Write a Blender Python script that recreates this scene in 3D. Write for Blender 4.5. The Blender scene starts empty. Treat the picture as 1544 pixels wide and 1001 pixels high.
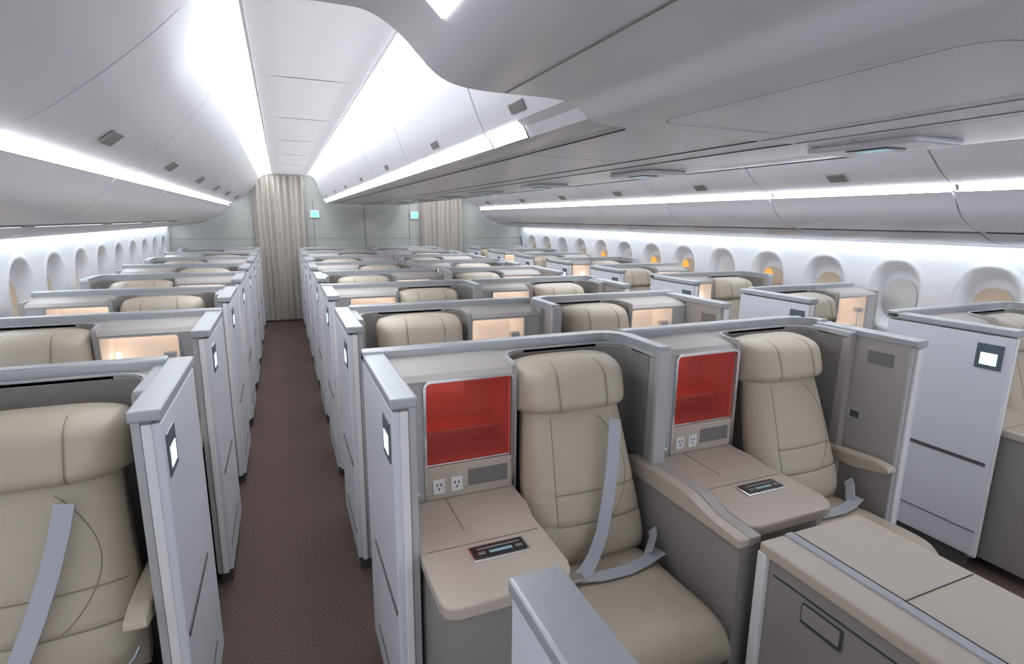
import bpy, bmesh, math, random
from mathutils import Vector, Matrix
random.seed(4)
scene=bpy.context.scene
H=1.65
C=1.305
# ------------------------------------------------ camera
F=820.0; ROLL=0.010
vx,vy=422-772,328-500.5
ux=vx+vy*ROLL; uy=-vx*ROLL+vy
yaw=math.atan2(-ux,math.hypot(F,uy)); pitch=math.atan2(-uy,F)
cy,sy,cp,sp=math.cos(yaw),math.sin(yaw),math.cos(pitch),math.sin(pitch)
Fw=Vector((sy*cp,cy*cp,-sp)); Rt=Vector((cy,-sy,0)); Up=Rt.cross(Fw)
R2=Rt*math.cos(ROLL)+Up*math.sin(ROLL); U2=-Rt*math.sin(ROLL)+Up*math.cos(ROLL)
cam=bpy.data.cameras.new("camera"); co=bpy.data.objects.new("camera",cam); scene.collection.objects.link(co)
M=Matrix((( R2.x,U2.x,-Fw.x,0),(R2.y,U2.y,-Fw.y,0),(R2.z,U2.z,-Fw.z,H),(0,0,0,1)))
co.matrix_world=M
cam.sensor_width=36; cam.lens=36*F/1544; cam.clip_start=0.02
scene.camera=co
scene.view_settings.view_transform='Standard'
scene.view_settings.look='None'
scene.view_settings.exposure=0.10
# ------------------------------------------------ materials
def mat(name,col,rough=.5,metal=0,emit=None,es=0,noise=0,nscale=40,bump=0,bscale=200,spec=.5,alpha=1):
    m=bpy.data.materials.new(name); m.use_nodes=True
    nt=m.node_tree; b=nt.nodes['Principled BSDF']
    b.inputs['Base Color'].default_value=(*col,1); b.inputs['Roughness'].default_value=rough
    b.inputs['Metallic'].default_value=metal
    b.inputs['Specular IOR Level'].default_value=spec
    b.inputs['Alpha'].default_value=alpha
    if emit:
        b.inputs['Emission Color'].default_value=(*emit,1); b.inputs['Emission Strength'].default_value=es
    if noise or bump:
        tc=nt.nodes.new('ShaderNodeTexCoord')
    if noise:
        n=nt.nodes.new('ShaderNodeTexNoise'); n.inputs['Scale'].default_value=nscale; n.inputs['Detail'].default_value=4
        nt.links.new(tc.outputs['Object'],n.inputs['Vector'])
        mx=nt.nodes.new('ShaderNodeMix'); mx.data_type='RGBA'
        mx.inputs[6].default_value=(*[c*(1-noise) for c in col],1); mx.inputs[7].default_value=(*[min(1,c*(1+noise)) for c in col],1)
        nt.links.new(n.outputs['Fac'],mx.inputs[0]); nt.links.new(mx.outputs[2],b.inputs['Base Color'])
    if bump:
        n2=nt.nodes.new('ShaderNodeTexNoise'); n2.inputs['Scale'].default_value=bscale
        nt.links.new(tc.outputs['Object'],n2.inputs['Vector'])
        bp=nt.nodes.new('ShaderNodeBump'); bp.inputs['Strength'].default_value=bump; bp.inputs['Distance'].default_value=.002
        nt.links.new(n2.outputs['Fac'],bp.inputs['Height']); nt.links.new(bp.outputs['Normal'],b.inputs['Normal'])
    return m
M_={}
M_['door']=mat('door_white',(.68,.69,.735),.33)
M_['taupe']=mat('shell_taupe',(.41,.38,.36),.45,noise=.03)
M_['taupel']=mat('console_taupe',(.52,.455,.39),.38,noise=.03)
M_['panel']=mat('panel_grey_taupe',(.30,.275,.255),.5,noise=.04)
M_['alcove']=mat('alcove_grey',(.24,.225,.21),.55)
M_['rim']=mat('rim_grey',(.42,.44,.46),.32,metal=.25)
M_['rimd']=mat('rim_inner',(.47,.475,.485),.35,metal=.1)
M_['leather']=mat('leather_beige',(.50,.432,.350),.40,noise=.05,nscale=12,bump=.3,bscale=350)
M_['stitch']=mat('stitch_brown',(.26,.215,.17),.7)
M_['belt']=mat('belt_grey',(.46,.48,.53),.6,bump=.3,bscale=600)
M_['chrome']=mat('chrome',(.75,.75,.77),.2,metal=1)
M_['black']=mat('black_plastic',(.02,.02,.022),.3)
M_['bezel']=mat('screen_bezel',(.10,.13,.15),.2)
M_['dark']=mat('dark_grey',(.09,.085,.085),.5)
M_['seam']=mat('seam',(.06,.06,.065),.7)
M_['white']=mat('white_plastic',(.8,.8,.8),.4)
M_['label']=mat('label_grey',(.20,.19,.185),.4)
M_['screen']=mat('screen_lit',(.6,.8,.9),.3,emit=(.78,.95,1),es=1.3)
M_['screen2']=mat('screen_dim',(.1,.3,.35),.3,emit=(.45,.75,.85),es=.28)
M_['screen3']=mat('remote_display',(.25,.38,.43),.15,emit=(.45,.75,.85),es=.08)
M_['nicheredglow']=mat('niche_red_glow',(.62,.12,.085),.3,emit=(1,.08,.04),es=.02)  # red lamp light put into the lining's base colour and emission
M_['redglass']=mat('red_glass',(.50,.10,.08),.05,alpha=.22)
M_['nichewarmglow']=mat('niche_warm_glow',(.80,.72,.66),.5,emit=(1,.82,.70),es=.14)  # lining is no lamp; emission paints in the warm niche light
M_['lampred']=mat('lamp_red',(1,.2,.1),.5,emit=(1,.26,.17),es=6.5)
M_['lampwarm']=mat('lamp_warm',(1,.9,.7),.5,emit=(1,.86,.72),es=2.8)
M_['ceil']=mat('ceiling_white',(.85,.85,.88),.5)
M_['ceilglow']=mat('ceiling_cove_glow',(.85,.85,.88),.5,emit=(.91,.92,1),es=.22)  # panel is no lamp; emission stands in for cove light on it
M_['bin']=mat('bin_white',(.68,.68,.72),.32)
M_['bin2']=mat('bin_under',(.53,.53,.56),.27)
M_['wall']=mat('wall_white',(.84,.85,.88),.5)
M_['carpet']=mat('carpet_brown',(.120,.088,.076),.95,noise=.6,nscale=120,bump=.9,bscale=300,spec=.1)
M_['light']=mat('light_white',(1,1,1),.5,emit=(.93,.96,1),es=6.4)
M_['light2']=mat('light_edge',(1,1,1),.5,emit=(.93,.96,1),es=5.0)
M_['lightw']=mat('light_wall',(1,1,1),.5,emit=(.86,.93,1),es=13.0)
M_['endwall']=mat('endwall_grey',(.46,.47,.45),.6,noise=.03)
M_['curtain']=mat('curtain_beige',(.47,.435,.395),.9,noise=.08,nscale=30)
M_['green']=mat('exit_green',(.1,.8,.5),.5,emit=(.2,1,.6),es=1.5)
M_['shade']=mat('window_shade',(.72,.70,.68),.6)
M_['sunglow']=mat('window_sun_glow',(.8,.45,.12),.6,emit=(1,.45,.06),es=.5)  # orange sunlight at the window painted as a glowing patch
M_['shadeb']=mat('window_shade_tan',(.55,.47,.38),.6,emit=(.9,.6,.3),es=.08)  # tan blind; faint emission paints in a glow through it
# ------------------------------------------------ mesh builder
class MB:
    def __init__(s): s.bm=bmesh.new(); s.mats=[]
    def mi(s,k):
        if k not in s.mats: s.mats.append(k)
        return s.mats.index(k)
    def add(s,b,k,smooth=False):
        i=s.mi(k)
        bmesh.ops.recalc_face_normals(b,faces=b.faces[:])
        for f in b.faces: f.material_index=i; f.smooth=smooth
        me=bpy.data.meshes.new('t'); b.to_mesh(me); b.free(); s.bm.from_mesh(me); bpy.data.meshes.remove(me)
    def box(s,x0,x1,y0,y1,z0,z1,k,bev=.004,seg=2,rot=None):
        b=bmesh.new(); bmesh.ops.create_cube(b,size=1)
        for v in b.verts: v.co=Vector(((x0+x1)/2+v.co.x*(x1-x0),(y0+y1)/2+v.co.y*(y1-y0),(z0+z1)/2+v.co.z*(z1-z0)))
        bev=min(bev,.45*min(abs(x1-x0),abs(y1-y0),abs(z1-z0)))
        if bev>0: bmesh.ops.bevel(b,geom=b.edges[:],offset=bev,segments=seg,affect='EDGES',profile=.6)
        if rot is not None:
            c=Vector(((x0+x1)/2,(y0+y1)/2,(z0+z1)/2)); bmesh.ops.rotate(b,cent=c,matrix=rot,verts=b.verts[:])
        s.add(b,k)
    def poly(s,pts,z0,z1,k,bev=.005,seg=2):
        b=bmesh.new(); lo=[b.verts.new((p[0],p[1],z0)) for p in pts]; hi=[b.verts.new((p[0],p[1],z1)) for p in pts]
        n=len(pts); b.faces.new(hi); b.faces.new(lo[::-1])
        for i in range(n): b.faces.new((lo[i],lo[(i+1)%n],hi[(i+1)%n],hi[i]))
        if bev>0:
            ed=[e for e in b.edges if abs(e.verts[0].co.z-z1)<1e-6 and abs(e.verts[1].co.z-z1)<1e-6]
            bmesh.ops.bevel(b,geom=ed,offset=bev,segments=seg,affect='EDGES',profile=.6)
        s.add(b,k)
    def prism(s,pts,axis,a0,a1,k,bev=.0):
        b=bmesh.new()
        def P(p,a): return (p[0],a,p[1]) if axis=='y' else (a,p[0],p[1])
        lo=[b.verts.new(P(p,a0)) for p in pts]; hi=[b.verts.new(P(p,a1)) for p in pts]; n=len(pts)
        b.faces.new(hi); b.faces.new(lo[::-1])
        for i in range(n): b.faces.new((lo[i],lo[(i+1)%n],hi[(i+1)%n],hi[i]))
        if bev: bmesh.ops.bevel(b,geom=b.edges[:],offset=bev,segments=2,affect='EDGES',profile=.6)
        s.add(b,k)
    def pillow(s,f,k,gu=(),gv=(),nu=36,nv=36,gd=.06,p=6,gw=.02):
        b=bmesh.new(); g=[]
        for j in range(nv+1):
            v=math.sin(math.pi/2*(2*j/nv-1)*.999)
            v=.5*v+.5*(2*j/nv-1) if 0<j<nv else (2*j/nv-1)
            row=[]
            for i in range(nu+1):
                u=math.sin(math.pi/2*(2*i/nu-1)); u=.5*u+.5*(2*i/nu-1)
                d=max(0,1-abs(u)**p)**.5*max(0,1-abs(v)**p)**.5
                if 0<i<nu and 0<j<nv:
                    for q in gu: d-=gd*math.exp(-((u-q)/gw)**2)
                    for q in gv: d-=gd*math.exp(-((v-q)/gw)**2)
                row.append(b.verts.new(f(u,v,max(d,0))))
            g.append(row)
        for j in range(nv):
            for i in range(nu): b.faces.new((g[j][i],g[j][i+1],g[j+1][i+1],g[j+1][i]))
        per=g[0]+[g[j][nu] for j in range(1,nv+1)]+g[nv][:nu][::-1]+[g[j][0] for j in range(nv-1,0,-1)]
        b.faces.new(per[::-1]); s.add(b,k,True)
    def surfline(s,f,uv,k,p=6,r=.0016):
        # stitched seam: thin strip following a pillow surface
        pts=[]
        for u,v in uv:
            d=max(0,1-abs(u)**p)**.5*max(0,1-abs(v)**p)**.5
            a=Vector(f(u,v,d)); a.y-=.0005; pts.append(a)
        b=bmesh.new(); rings=[]
        for i,a in enumerate(pts):
            tg=(pts[min(i+1,len(pts)-1)]-pts[max(i-1,0)]).normalized(); n=Vector((0,-1,.2)).normalized(); w_=tg.cross(n).normalized()
            rings.append([b.verts.new(a+w_*r),b.verts.new(a+n*r),b.verts.new(a-w_*r)])
        for A,B in zip(rings,rings[1:]):
            for q in range(2): b.faces.new((A[q],A[q+1],B[q+1],B[q]))
        s.add(b,k,True)
    def ribbon(s,pts,wd,w,t,k):
        b=bmesh.new(); wd=Vector(wd).normalized(); rings=[]
        P=[Vector(p) for p in pts]
        for i,p in enumerate(P):
            tg=(P[min(i+1,len(P)-1)]-P[max(i-1,0)]).normalized(); n=tg.cross(wd).normalized(); ww=n.cross(tg).normalized()
            rings.append([b.verts.new(p+ww*a*w/2+n*c*t/2) for a,c in((-1,-1),(1,-1),(1,1),(-1,1))])
        for a,c in zip(rings,rings[1:]):
            for q in range(4): b.faces.new((a[q],a[(q+1)%4],c[(q+1)%4],c[q]))
        b.faces.new(rings[0][::-1]); b.faces.new(rings[-1]); s.add(b,k)
    def frame(s,x0,x1,z0,z1,y,w,dep,k,r=.02):
        def rr(x0,x1,z0,z1,r):
            o=[]
            for cx,cz,a0 in((x1-r,z1-r,0),(x0+r,z1-r,90),(x0+r,z0+r,180),(x1-r,z0+r,270)):
                for q in range(5):
                    a=math.radians(a0+q*22.5); o.append((cx+r*math.cos(a),cz+r*math.sin(a)))
            return o
        A=rr(x0,x1,z0,z1,r); B=rr(x0+w,x1-w,z0+w,z1-w,max(r-w,.003)); b=bmesh.new(); n=len(A)
        ra=[b.verts.new((p[0],y,p[1])) for p in A]; rb=[b.verts.new((p[0],y-dep,p[1])) for p in A]
        rc=[b.verts.new((p[0],y-dep,p[1])) for p in B]; rd=[b.verts.new((p[0],y,p[1])) for p in B]
        for q in range(n):
            n2=(q+1)%n
            for X,Y in((ra,rb),(rb,rc),(rc,rd)): b.faces.new((X[q],X[n2],Y[n2],Y[q]))
        s.add(b,k)
    def mesh(s,name):
        me=bpy.data.meshes.new(name); s.bm.to_mesh(me); s.bm.free()
        for k in s.mats: me.materials.append(M_[k])
        return me
def obj(name,me,parent=None,loc=(0,0,0)):
    o=bpy.data.objects.new(name,me); scene.collection.objects.link(o); o.location=loc
    if parent: o.parent=parent
    return o
def arc(cx,cy,r,a0,a1,n=5):
    return [(cx+r*math.cos(math.radians(a0+(a1-a0)*i/n)),cy+r*math.sin(math.radians(a0+(a1-a0)*i/n))) for i in range(n+1)]
# ------------------------------------------------ suite parts
WN,WS=1.06,1.10; TOP=1.165; BK=.05
def build_suite(kind,red,rnd):
    parts=[]; n_=kind=='n'
    W=WN if n_ else WS
    q=0 if n_ else -.045
    R=.29; xi=W-.05 if n_ else W-.11
    # shell
    m=MB()
    pb=BK                      # back end of the aisle post
    if n_: pts=[(.02,BK),(W-.10,BK)]+arc(W-.10,BK-.10,.10,90,0)[1:]+[(W,-R),(xi,-R)]
    elif rnd:
        pb=-.09
        pts=[(.0,BK),(W-.14,BK)]+arc(W-.14,BK-.14,.14,90,0,7)[1:]+[(W,-.088),(W-.072,-.088),(W-.072,-R),(xi,-R)]
    else: pts=[(.0,BK),(W-.072,BK),(W-.072,-R),(xi,-R)]
    pts+=arc(xi-.10,-.13,.10,0,90)[0:]+arc(.59+q,-.13,.10,90,180)
    pts+=[(.49+q,-.205),(.472+q,-.205),(.472+q,.0),(.07+q,.0),(.07+q,-.20)]
    if n_: pts+=[(.02,-.20)]
    else: pts+=[(0,-.20)]
    m.poly(pts,.05,TOP,'taupe',.008)
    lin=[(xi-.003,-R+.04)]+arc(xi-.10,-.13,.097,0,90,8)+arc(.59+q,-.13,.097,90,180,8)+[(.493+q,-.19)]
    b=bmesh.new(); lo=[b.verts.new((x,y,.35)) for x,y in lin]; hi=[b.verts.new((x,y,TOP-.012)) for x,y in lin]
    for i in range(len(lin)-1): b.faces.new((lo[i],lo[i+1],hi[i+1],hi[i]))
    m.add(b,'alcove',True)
    # light trim bead around the alcove opening
    bead=[(xi,-R+.01)]+arc(xi-.10,-.13,.10,0,90,8)+arc(.59+q,-.13,.10,90,180,8)+[(.490+q,-.195)]
    inner=[(xi+.010,-R+.01)]+arc(xi-.10,-.13,.110,0,90,8)+arc(.59+q,-.13,.110,90,180,8)+[(.480+q,-.195)]
    m.poly(bead+inner[::-1],TOP-.01,TOP+.006,'rimd',.003)
    rr=.11
    if n_:
        o=[(.0,BK+.004),(W-rr,BK+.004)]+arc(W-rr+.003,BK-rr+.004,rr,90,0,8)[1:]+[(W+.003,-R-.012)]
        i=[(W-.048,-R-.012),(W-.048,BK-rr)]+arc(W-.048-.06,BK-rr,.06,0,90,6)[1:]+[(.0,BK-rr+.06)]
        m.poly(o+i,TOP-.004,TOP+.036,'rim',.009,3)
        m.box(W-.054,W+.004,-R-.022,-R+.004,.62,TOP+.026,'rimd',.010,3)
    elif rnd:
        o=[(.0,BK+.004),(W-.14,BK+.004)]+arc(W-.14,BK-.136,.14,90,0,8)[1:]+[(W,-.088)]
        i=[(W-.05,-.088)]+arc(W-.14,BK-.14,.09,0,90,8)+[(.0,BK-.05)]
        m.poly(o+i,TOP-.004,TOP+.036,'rim',.009,3)
        m.box(xi+.004,W-.07,-R,-.09,TOP-.004,TOP+.016,'rim',.006)
    else:
        m.poly([(0,BK+.004),(W-.072,BK+.004),(W-.072,BK-.05),(0,BK-.05)],TOP-.004,TOP+.036,'rim',.009,3)
        m.box(xi+.004,W-.07,-R,BK-.05,TOP-.004,TOP+.016,'rim',.006)
    m.box(.30,.86,BK,BK+.018,.82,1.10,'black',.006)
    parts.append(('shell',m.mesh('shell')))
    # cabinet
    m=MB(); nm='nicheredglow' if red else 'nichewarmglow'; lm='lampred' if red else 'lampwarm'
    ct=1.132
    m.prism([(-.0,TOP+.004),(-.10,TOP-.002),(-.18,TOP-.014),(-.205,TOP-.031),(-.205,ct-.006),(-.0,ct-.006)],'x',.07+q,.474+q,'taupe',.0)
    m.box(.07+q,.472+q,-.20,-.0,.66,.83,'taupe',.004)
    m.box(.07+q,.165+q,-.204,-.0,.68,ct,'rimd',.01,3)
    m.box(.16+q,.47+q,-.006,-.0,.83,ct-.005,nm,0)
    m.box(.165+q,.17+q,-.198,-.0,.83,ct-.005,nm,0); m.box(.463+q,.469+q,-.198,-.0,.83,ct-.005,nm,0)
    m.box(.17+q,.464+q,-.198,-.0,.83,.835,nm,0); m.box(.17+q,.464+q,-.198,-.0,ct-.012,ct-.006,nm,0)
    if red: m.box(.172+q,.462+q,-.12,-.006,.915,.925,nm,.001)
    else: m.box(.172+q,.462+q,-.16,-.006,.905,.912,nm,.001)
    if red: m.box(.185+q,.34+q,-.085,-.065,ct-.020,ct-.013,lm,0)
    else: m.box(.19+q,.45+q,-.04,-.02,ct-.020,ct-.013,lm,0)
    if red: m.box(.168+q,.466+q,-.196,-.192,.832,ct-.006,'redglass',0); m.box(.168+q,.466+q,-.199,-.192,.828,.838,'chrome',.001)
    else:
        m.box(.425+q,.445+q,-.08,-.06,.85,1.03,'lampwarm',.006)
        m.box(.19+q,.205+q,-.17,-.155,.84,1.02,'white',.004); m.box(.185+q,.235+q,-.19,-.15,1.01,1.04,'rimd',.008)
    m.frame(.158+q,.482+q,.702,ct+.004,-.198,.009,.012,'chrome' if red else 'rim',.025)
    m.box(.168+q,.472+q,-.206,-.2,.712,.832,'taupel',.003)
    for x in(.205+q,.268+q):
        m.box(x-.021,x+.021,-.211,-.204,.735,.787,'white',.003)
        for dx,dz in((-.007,.008),(.007,.008),(0,-.008)): m.box(x+dx-.002,x+dx+.002,-.2125,-.21,.761+dz-.004,.761+dz+.004,'black',0)
    m.box(.31+q,.455+q,-.209,-.204,.745,.805,'label',.003)
    m.box(.10+q,.14+q,-.212,-.2,.73,.75,'chrome',.004)
    parts.append(('side_cabinet',m.mesh('side_cabinet')))
    # console
    m=MB(); xc=.072 if n_ else .0; xe=.0 if n_ else -.05; ZC=.715
    top=[(xc,-.205),(xc,-.70)]+arc(xc+.04,-.705,.04,180,270,3)[1:]+arc(.375+xe,-.67,.075,-90,0,5)+[(.452+xe,-.56),(.455+xe,-.43),(.475+xe,-.33),(.482+xe,-.205)]
    m.poly(top,ZC-.032,ZC,'taupel',.010,3)
    ins=[(xc+.01,-.205),(xc+.01,-.725),(.36+xe,-.73),(.425+xe,-.70),(.435+xe,-.56),(.44+xe,-.43),(.465+xe,-.205)]
    m.poly(ins,.05,ZC-.03,'panel',0)
    m.box(.225+xe,.2275+xe,-.42,-.215,ZC-.0005,ZC+.0012,'label',0); m.box(xc+.02,.44+xe,-.497,-.4945,ZC-.0005,ZC+.0012,'label',0)
    m.box(.20+xe,.375+xe,-.590,-.520,ZC-.002,ZC+.006,'chrome',.004); m.box(.207+xe,.368+xe,-.583,-.527,ZC,ZC+.009,'black',.003)
    m.box(.255+xe,.325+xe,-.571,-.560,ZC+.008,ZC+.0105,'screen3',.0); m.box(.225+xe,.355+xe,-.549,-.541,ZC+.008,ZC+.011,'label',.001)
    m.box(.222+xe,.244+xe,-.572,-.559,ZC+.008,ZC+.011,'label',.001); m.box(.335+xe,.357+xe,-.572,-.559,ZC+.008,ZC+.011,'label',.001)
    parts.append(('side_console',m.mesh('side_console')))
    # seat
    sx=.712 if n_ else .69
    m=MB()
    def fb(u,v,d):
        t=(v+1)/2; hw=(.250-.062*t)*(1-.05*abs(v)**10)
        z=.44+.62*t; y=-.335+.20*t
        return (sx+u*hw, y-.108*d*(1+.10*math.cos(u*2.4))*(1-.15*t), z+.03*d)
    m.pillow(fb,'leather',gv=(-.50,-.18),nu=56,nv=80,gd=.07,gw=.013)
    lin_=lambda a,c,n=24:[(a[0]+(c[0]-a[0])*i/n,a[1]+(c[1]-a[1])*i/n) for i in range(n+1)]
    m.surfline(fb,lin_((-.60,-.5),(-.60,.62)),'stitch')
    m.surfline(fb,[(.30+.42*math.sin(math.pi*i/30)**.8,-.48+1.08*i/30) for i in range(31)],'stitch')
    m.surfline(fb,lin_((-.60,-.5),(.93,-.5)),'stitch'); m.surfline(fb,lin_((-.60,-.18),(.93,-.18)),'stitch')
    m.box(sx-.16,sx+.16,-.20,-.04,.30,1.0,'panel',.03)
    parts.append(('seat_back',m.mesh('seat_back')))
    m=MB()
    def fh(u,v,d):
        t=(v+1)/2
        hw=.222*(1-.12*max(0,v)**4-.02*(1-t))+.006
        z=.972+.190*t-.018*abs(u)**4*(1 if v>0 else -.6)*abs(v)
        return (sx+u*hw, -.125+.03*t-.188*d*(1-.16*t), z)
    m.pillow(fh,'leather',gu=(-.42,.42),nu=72,nv=34,gd=.035,p=5,gw=.012)
    for u0 in(-.42,.42): m.surfline(fh,lin_((u0,-.92),(u0,.93),40),'stitch',p=5)
    parts.append(('headrest',m.mesh('headrest')))
    m=MB()
    def fc(u,v,d):
        y=-.30-.52*(v+1)/2; hw=.25*(1-.05*max(0,v)**8)
        return (sx+u*hw,y-.02*d*(1 if v>0 else 0),.34+.15*d+.008*v)
    m.pillow(fc,'leather',gv=(-.2,),nu=36,nv=40,gd=.03,p=7,gw=.02)
    m.box(sx-.22,sx+.22,-.805,-.76,.09,.40,'leather',.02,3)
    m.box(sx-.22,sx+.22,-.76,-.20,.10,.36,'dark',.01)
    parts.append(('seat_cushion',m.mesh('seat_cushion')))
    m=MB()
    def by(z): return -.340-(.95-z)*.315
    m.ribbon([(x_,by(z_),z_) for x_,z_ in((sx+.100,.965),(sx+.088,.90),(sx+.063,.80),(sx+.03,.70),(sx-.005,.61),(sx-.05,.54))]+[(sx-.09,-.49,.512),(sx-.12,-.50,.502)],(1,0,.12),.046,.004,'belt')
    parts.append(('shoulder_belt',m.mesh('shoulder_belt')))
    m=MB()
    m.ribbon([(sx-.14,-.49,.503),(sx-.05,-.515,.501),(sx+.05,-.52,.501),(sx+.13,-.505,.501),(sx+.20,-.48,.500),(sx+.235,-.465,.494)],(0,1,.05),.044,.004,'belt')
    m.ribbon([(sx+.17,-.475,.506),(sx+.20,-.45,.520),(sx+.225,-.43,.535),(sx+.235,-.41,.55)],(0,1,-.6),.042,.004,'belt')
    m.box(sx-.16,sx-.105,-.52,-.47,.500,.514,'chrome',.005)
    parts.append(('lap_belt',m.mesh('lap_belt')))
    if n_:
        m=MB()
        m.poly([(.975,-.20),(1.01,-.20),(1.01,-.30),(1.058,-.30),(1.058,-.775),(.985,-.775),(.98,-.70)],.05,.70,'panel',0)
        pr=[(-.20,.705),(-.20,.75),(-.48,.755),(-.56,.75),(-.65,.722),(-.785,.717),(-.785,.69),(-.20,.69)]
        m.prism(pr,'x',.968,1.012,'taupel',.004)
        pr[0]=(-.30,.705); pr[1]=(-.30,.75); pr[-1]=(-.30,.69)
        m.prism(pr,'x',1.014,1.058,'taupe',.004)
        parts.append(('centre_divider',m.mesh('centre_divider')))
    else:
        m=MB()
        m.prism([(-.22,.60),(-.22,.65),(-.48,.665),(-.535,.655),(-.55,.635),(-.53,.62),(-.40,.60)],'x',W-.135,W-.08,'leather',.012)
        parts.append(('armrest',m.mesh('armrest')))
    # aisle post with door
    m=MB(); mx=(lambda x:x) if n_ else (lambda x:W-x); e_=-.03 if rnd else 0
    def bx(x0,x1,*a,**k):
        a0,a1=mx(x0),mx(x1); m.box(min(a0,a1),max(a0,a1),*a,**k)
    bx(.03,.07,-.49+e_,pb,.05,TOP,'taupe',.006)
    bx(.004,.026,-.505+e_,pb,.075,TOP-.012,'door',.006,seg=3)
    bx(.024,.048,-.508+e_,-.48+e_,.06,TOP-.012,'white',.006)
    bx(.05,.071,-.497+e_,-.485+e_,.06,TOP-.006,'rimd',.004)
    bx(.0,.073,-.512+e_,pb+.006,TOP-.004,TOP+.026,'rim',.006,seg=3)
    bx(.015,.06,-.47,-.10,.0,.075,'dark',.0)
    bx(.0,.006,-.478,-.372,.995,1.112,'bezel',.003); bx(-.001,.001,-.458,-.392,1.015,1.07,'screen',0)
    bx(.0,.006,-.49,-.10,.535,.552,'dark',.003)
    bx(.001,.0045,-.50,-.095,.20,.203,'seam',0)
    bx(.069,.074,-.36,-.27,.79,.84,'rimd',.003); bx(.073,.078,-.35,-.31,.80,.83,'dark',.002); bx(.069,.073,-.46,-.35,1.06,1.115,'label',.002)
    parts.append(('sliding_door',m.mesh('sliding_door')))
    return parts
cache={}
def suite(kind,mirror,red,X,Y,rnd=False):
    key=(kind,mirror,red,rnd); W=WN if kind=='n' else WS
    if key not in cache:
        base=build_suite(kind,red,rnd)
        if mirror:
            for _,me in base:
                for v in me.vertices: v.co.x=W-v.co.x
                me.flip_normals()
        cache[key]=base
    e=bpy.data.objects.new('airplane_seat_suite',None); e.empty_display_size=.1; scene.collection.objects.link(e); e.location=(X,Y,0)
    return [obj(n,me,e) for n,me in cache[key] if not(rnd and n=='shoulder_belt')]
P=1.035
for k in range(8):
    od=k%2==0
    yc=1.87+P*k
    if od:
        suite('n',False,k==0,.23,yc); suite('s',False,k==0,.23+WN,yc,rnd=True)
    else:
        suite('s',True,False,.23,yc); suite('n',True,False,.23+WS,yc)
    yl=2.0+P*k
    r=suite('s' if od else 'n',not od,False,-.30-(WS if od else WN),yl)
    if k==0:
        for o in r:
            if o.name.split('.')[0] in('seat_back','headrest','shoulder_belt','lap_belt','seat_cushion'): o.location=(.045,-.035,-.045)
    yr=1.82+P*k
    suite('n' if od else 's',not od,False,2.97,yr)
# ------------------------------------------------ front partition stub & footwell console
m=MB()
m.box(.28,.325,-.2,.595,.05,1.16,'taupe',.006); m.box(.255,.278,-.2,.60,.075,1.15,'door',.006,3)
m.box(.251,.331,-.2,.605,1.152,1.176,'rim',.006,3); m.box(.26,.32,-.2,.58,0,.075,'dark',0)
obj('suite_partition',m.mesh('suite_partition'))
m=MB(); dz=.02
m.box(1.255,1.64,-.6,1.04,.0,.675+dz,'panel',.006)
m.box(1.240,1.665,-.6,1.05,.672+dz,.71+dz,'taupel',.010,3)
m.box(1.238,1.257,1.02,1.052,.02,.68+dz,'white',.004)
m.box(1.335,1.362,-.6,1.045,.709+dz,.715+dz,'belt',.002)
m.box(1.365,1.65,.716,.719,.709+dz,.7115+dz,'seam',0); m.box(1.37,1.373,-.6,1.04,.709+dz,.7115+dz,'seam',0)
m.box(1.247,1.257,.78,.90,.57,.63,'seam',.004); m.box(1.244,1.253,.785,.895,.582,.628,'panel',.004)
m.box(1.25,1.257,-.6,1.0,.645,.648,'seam',0); m.box(1.245,1.257,.98,1.02,.1,.16,'black',.002)
obj('footwell_console',m.mesh('footwell_console'))
# ------------------------------------------------ shell of the cabin
Y0,Y1=-1.6,9.62
YE=Y1-.27
m=MB(); m.box(-1.7,4.3,Y0,Y1,-.05,0,'carpet',0); obj('floor',m.mesh('floor'))
WC=1.13; WY=2.01
def wallmesh(side):
    b=bmesh.new(); ny=int((Y1-Y0)/.0145); zs=[0,.2,.4,.6,.75]+[.80+.0165*i for i in range(50)]
    g=[]
    for j,z in enumerate(zs):
        row=[]
        for i in range(ny+1):
            y=Y0+(Y1-Y0)*i/ny
            d=2.83-.045*((z-1.1)/1.1)**2
            q=((y-WY)/.58); q=(q-round(q))*.58
            r=(abs(q/.190)**2.4+abs((z-WC)/.25)**2.4)**(1/2.4)
            t=min(1,max(0,(1.0-r)/.32)); t=t*t*(3-2*t)
            lip=.006*math.exp(-((r-1.04)/.04)**2)
            d+=.085*t-lip
            row.append(b.verts.new((C+side*d,y,z)))
        g.append(row)
    for j in range(len(zs)-1):
        for i in range(ny):
            f=b.faces.new((g[j][i],g[j][i+1],g[j+1][i+1],g[j+1][i])); f.smooth=True
    me=bpy.data.meshes.new('wall'); b.to_mesh(me); b.free(); me.materials.append(M_['wall']); return me
obj('wall_left',wallmesh(-1)); obj('wall_right',wallmesh(1))
wn=0
def pane(side,y,zc,ry,rz,dx,k):
    b=bmesh.new(); vs=[]
    for q in range(40):
        a=2*math.pi*q/40; c,s_=math.cos(a),math.sin(a)
        vs.append(b.verts.new((C+side*dx,y+ry*abs(c)**.83*(1 if c>0 else -1),zc+rz*abs(s_)**.83*(1 if s_>0 else -1))))
    f=b.faces.new(vs)
    me=bpy.data.meshes.new('w'); b.to_mesh(me); b.free(); me.materials.append(M_[k]); return me
for side in(-1,1):
    k=-3
    while WY+.58*k<9.3:
        y=WY+.58*k; k+=1
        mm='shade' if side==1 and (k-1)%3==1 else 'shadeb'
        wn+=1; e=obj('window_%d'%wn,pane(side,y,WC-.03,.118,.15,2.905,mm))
        if side==1 and k-1 in(3,5,6,8): obj('sunlit_gap',pane(side,y+.045,WC-.02,.06,.12,2.900,'sunglow'),e)
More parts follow.
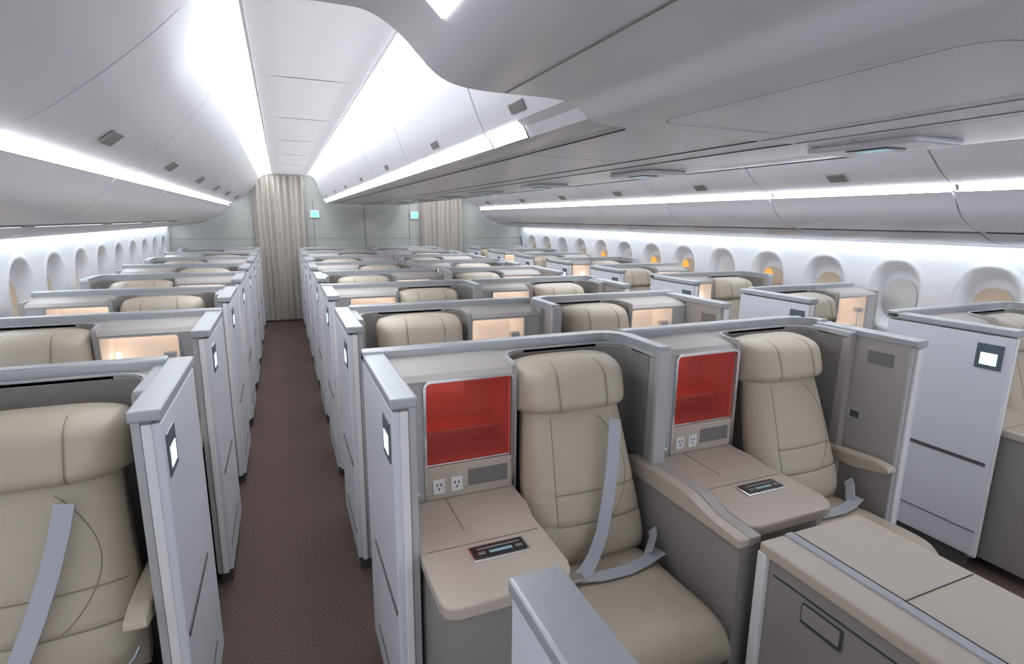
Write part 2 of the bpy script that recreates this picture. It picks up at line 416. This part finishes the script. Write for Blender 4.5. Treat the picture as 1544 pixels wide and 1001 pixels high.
# profiles
def chaikin(p,n=2):
    for _ in range(n):
        o=[p[0]]
        for a,c in zip(p,p[1:]):
            o+=[(.75*a[0]+.25*c[0],.75*a[1]+.25*c[1]),(.25*a[0]+.75*c[0],.25*a[1]+.75*c[1])]
        o.append(p[-1]); p=o
    return p
def sweepmesh(prof,y0,y1,k,n=2,smooth=True,mir=False,ret=None,shift=None):
    p=chaikin(prof,n) if n else prof
    ys=[y0,y1]
    if shift:
        ns=max(2,int((y1-y0)/.1)) if y0<2.6 else 1
        ys=[y0+(y1-y0)*i/ns for i in range(ns+1)]
    def pt(x,z,y):
        if shift: x=x+shift(x,z,y)
        return ((2*C-x) if mir else x,y,H+z)
    b=bmesh.new(); G=[[b.verts.new(pt(x,z,y)) for x,z in p] for y in ys]
    for A,B in zip(G,G[1:]):
        for i in range(len(p)-1):
            f=b.faces.new((A[i],A[i+1],B[i+1],B[i])); f.smooth=smooth
    if ret:
        s=-1 if mir else 1
        for yy in(y0,y1):
            V=[b.verts.new(pt(x,z,yy)) for x,z in p]
            D=[b.verts.new((v.co.x+s*ret[0],yy,v.co.z+ret[1])) for v in V]
            for i in range(len(p)-1): b.faces.new((V[i],V[i+1],D[i+1],D[i]))
    me=bpy.data.meshes.new('s'); b.to_mesh(me); b.free(); me.materials.append(M_[k]); return me
def flare(x,z,y):
    w=max(0,min(1,(z-.30)/.28))**1.3
    t=max(0,min(1,(2.55-y)/1.35))
    return w*.150*t**1.25
seams=[-1.6,-.55,.64,1.83,3.02,4.21,5.40,6.59,7.78,YE]
door=[(-.245,.58),(-.27,.545),(-.33,.46),(-.42,.36),(-.52,.275),(-.60,.228),(-.642,.208)]
val=[(-.668,.165),(-.70,.13),(-.76,.05),(-.86,-.01),(-.97,-.04)]
und=[(-.985,-.05),(-1.06,-.085),(-1.25,-.12),(-1.43,-.118)]
for mir in(False,True):
    for a,c in zip(seams,seams[1:]):
        e=bpy.data.objects.new('overhead_bin',None); scene.collection.objects.link(e)
        g=.005
        obj('bin_door',sweepmesh(door,a+g,c-g,'bin',2,mir=mir,ret=(-.02,.02),shift=flare),e)
        obj('bin_valance',sweepmesh(val,a+g,c-g,'bin',2,mir=mir,ret=(-.02,.0)),e)
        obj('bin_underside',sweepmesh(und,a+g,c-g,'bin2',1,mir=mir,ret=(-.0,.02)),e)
        obj('bin_light_strip',sweepmesh([(-.642,.212),(-.69,.205),(-.705,.18),(-.668,.168)],a+.008,c-.008,'light2',0,False,mir),e)
        mm=MB(); yy=(a+c)/2-.03; X=-.525; Z=H+.267
        mm.box(X-.032,X+.032,yy-.06,yy+.06,Z-.006,Z+.004,'label',.003,rot=Matrix.Rotation(math.radians(-38),3,'Y'))
        me=mm.mesh('latch')
        if mir:
            for v in me.vertices: v.co.x=2*C-v.co.x
            me.flip_normals()
        obj('latch',me,e)
    s='right' if mir else 'left'
    back=[(-.25,.62),(-.36,.52),(-.50,.36),(-.70,.24),(-.74,.16),(-.82,.06),(-.98,-.01),(-1.4,-.07)]
    obj('bin_housing_'+s,sweepmesh(back,Y0,YE,'seam',1,mir=mir))
    obj('wall_wash_light_'+s,sweepmesh([(-1.43,-.105),(-1.48,-.12)],Y0,YE,'lightw',0,False,mir))
    obj('ceiling_panel_'+s,sweepmesh([(-.065,.655),(.0,.665),(.37,.665),(.425,.655)],1.2,Y1-.13,'ceilglow',1,mir=mir))
    obj('cove_light_outer_'+s,sweepmesh([(-.065,.66),(-.10,.66),(-.22,.62),(-.25,.585)],1.2,YE,'light',0,False,mir))
    obj('cove_light_inner_'+s,sweepmesh([(.425,.66),(.46,.66),(.54,.62),(.56,.585)],1.2,YE,'light',0,False,mir))
    mm=MB()
    for y in [1.83+1.19*i for i in range(7)]:
        x0,x1=(-.06,.42) if not mir else (2*C-.42,2*C+.06)
        mm.box(x0,x1,y-.002,y+.002,H+.6625,H+.665,'label',0)
    for x in(-.066,.424):
        xx=2*C-x if mir else x
        mm.box(xx-.006,xx+.006,1.2,YE,H+.640,H+.660,'ceil',.002)
    obj('trim_ceiling_'+s,mm.mesh('trim'))
# centre bins
cdoor=[(.555,.585),(.565,.54),(.595,.44),(.63,.35),(.662,.285)]
cun=[(.695,.238),(.72,.228),(1.0,.222),(C,.222)]
for mir in(False,True):
    for a,c in zip([1.2]+seams[3:],seams[3:]):
        e=bpy.data.objects.new('centre_overhead_bin',None); scene.collection.objects.link(e)
        g=.005
        obj('bin_door',sweepmesh(cdoor,a+g,c-g,'bin',2,mir=mir,ret=(.02,.0)),e)
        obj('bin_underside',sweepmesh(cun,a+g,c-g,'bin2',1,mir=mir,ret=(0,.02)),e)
        obj('bin_light_strip',sweepmesh([(.66,.283),(.678,.27),(.694,.24)],max(a,1.54)+.006,c-.006,'light2',0,False,mir),e)
        if a<1.5: obj('bin_end_block',sweepmesh([(.66,.285),(.684,.268),(.697,.238)],1.2,1.54,'bin2',0,False,mir),e)
        mm=MB(); yy=(a+c)/2+(.0)
        mm.box(.630,.660,yy-.05,yy+.05,H+.312,H+.320,'label',.003,rot=Matrix.Rotation(math.radians(62),3,'Y'))
        for x in(.80,1.24): mm.box(x-.002,x+.002,a,c-.01,H+.2195,H+.2235,'seam',0)
        me=mm.mesh('latch')
        if mir:
            for v in me.vertices: v.co.x=2*C-v.co.x
            me.flip_normals()
        obj('latch',me,e)
    s='right' if mir else 'left'
    obj('centre_bin_housing_'+s,sweepmesh([(.58,.60),(.66,.40),(.74,.27),(C,.25)],1.2,YE,'seam',0,False,mir))
    near=[(-.10,.585),(-.10,.50),(-.098,.44),(-.085,.412),(-.05,.405),(.12,.405),(.19,.405),(.25,.37),(.30,.318),(.34,.288),(.40,.276),(.50,.275),(.60,.276),(.655,.270),(.69,.243),(.73,.226),(1.0,.221),(C,.221)]
    obj('ceiling_front_'+s,sweepmesh(near,Y0,1.2,'bin',2,mir=mir,ret=(0,.03)))
    mm=MB()
    ys=lambda x:x if not mir else 2*C-x
    for x,z in((.48,.2735),(.64,.2725),(1.24,.2195)):
        X=ys(x); mm.box(X-.0018,X+.0018,Y0,1.19,H+z-.0005,H+z+.002,'label',0)
    # rounded access-panel outlines
    for ya,yb in((.42,1.08),(-.40,.34)):
        xa,xb,r_=.80,1.20,.06; o=[]; oi=[]
        for cx,cy_,a0 in((xb-r_,yb-r_,0),(xa+r_,yb-r_,90),(xa+r_,ya+r_,180),(xb-r_,ya+r_,270)):
            for q in range(7):
                a=math.radians(a0+q*15); o.append((cx+r_*math.cos(a),cy_+r_*math.sin(a))); oi.append((cx+(r_-.004)*math.cos(a),cy_+(r_-.004)*math.sin(a)))
        b=bmesh.new(); A=[b.verts.new((ys(x),y,H+.2192)) for x,y in o]; B=[b.verts.new((ys(x),y,H+.2192)) for x,y in oi]
        for i in range(len(A)): b.faces.new((A[i],A[(i+1)%len(A)],B[(i+1)%len(A)],B[i]))
        mm.add(b,'label')
    obj('trim_ceiling_front_'+s,mm.mesh('trim'))
    obj('front_light_strip_'+s,sweepmesh([(.243,.368),(.278,.335)],Y0,.985,'light',0,False,mir))
m=MB(); m.box(-.3,2*C+.3,1.16,1.19,H+.43,H+.75,'seam',0); obj('light_leak_plate',m.mesh('b'))  # unseen closing plate, added to stop light leaking above the front ceiling
m=MB(); m.box(-1.7,4.3,Y0,Y1,H+.76,H+.80,'ceil',0); obj('ceiling',m.mesh('c'))
for i in range(7):
    m=MB(); y=1.1+1.1*i
    m.box(1.50,1.70,y-.16,y+.16,H+.205,H+.2215,'bin2',.007,3)
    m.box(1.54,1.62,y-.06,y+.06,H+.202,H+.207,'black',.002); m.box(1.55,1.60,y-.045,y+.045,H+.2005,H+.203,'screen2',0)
    obj('passenger_service_panel',m.mesh('p'))
# end wall & curtains
m=MB(); m.box(-1.7,4.3,Y1-.12,Y1,0,H+.76,'endwall',0)
for x in(.50,1.305,2.05): m.box(x-.004,x+.004,Y1-.125,Y1-.118,0,H+.3,'label',0)
m.box(-1.6,4.2,Y1-.124,Y1-.118,1.32,1.325,'label',0)
obj('wall_end',m.mesh('we'))
for x in(.52,2.14):
    m=MB(); m.box(x-.07,x+.07,Y1-.15,Y1-.12,H+.0,H+.12,'white',.004); m.box(x-.055,x+.055,Y1-.154,Y1-.149,H+.015,H+.105,'green',0); obj('exit_sign',m.mesh('e'))
def curtain(x0,x1,z1):
    b=bmesh.new(); n=160; A=[];B=[]
    for i in range(n+1):
        t=i/n; x=x0+(x1-x0)*t; y=Y1-.19+.024*math.sin(t*2*math.pi*9)+.010*math.sin(t*37)
        A.append(b.verts.new((x,y,.03))); B.append(b.verts.new((x,y,z1)))
    for i in range(n):
        f=b.faces.new((A[i],A[i+1],B[i+1],B[i])); f.smooth=True
    me=bpy.data.meshes.new('curtain'); b.to_mesh(me); b.free(); me.materials.append(M_['curtain']); obj('curtain',me)
curtain(-.37,.37,H+.64); curtain(2.24,2.98,H+.64)
# ------------------------------------------------ world
w=bpy.data.worlds.new('world'); scene.world=w; w.use_nodes=True
w.node_tree.nodes['Background'].inputs[0].default_value=(.87,.91,1,1); w.node_tree.nodes['Background'].inputs[1].default_value=1.15
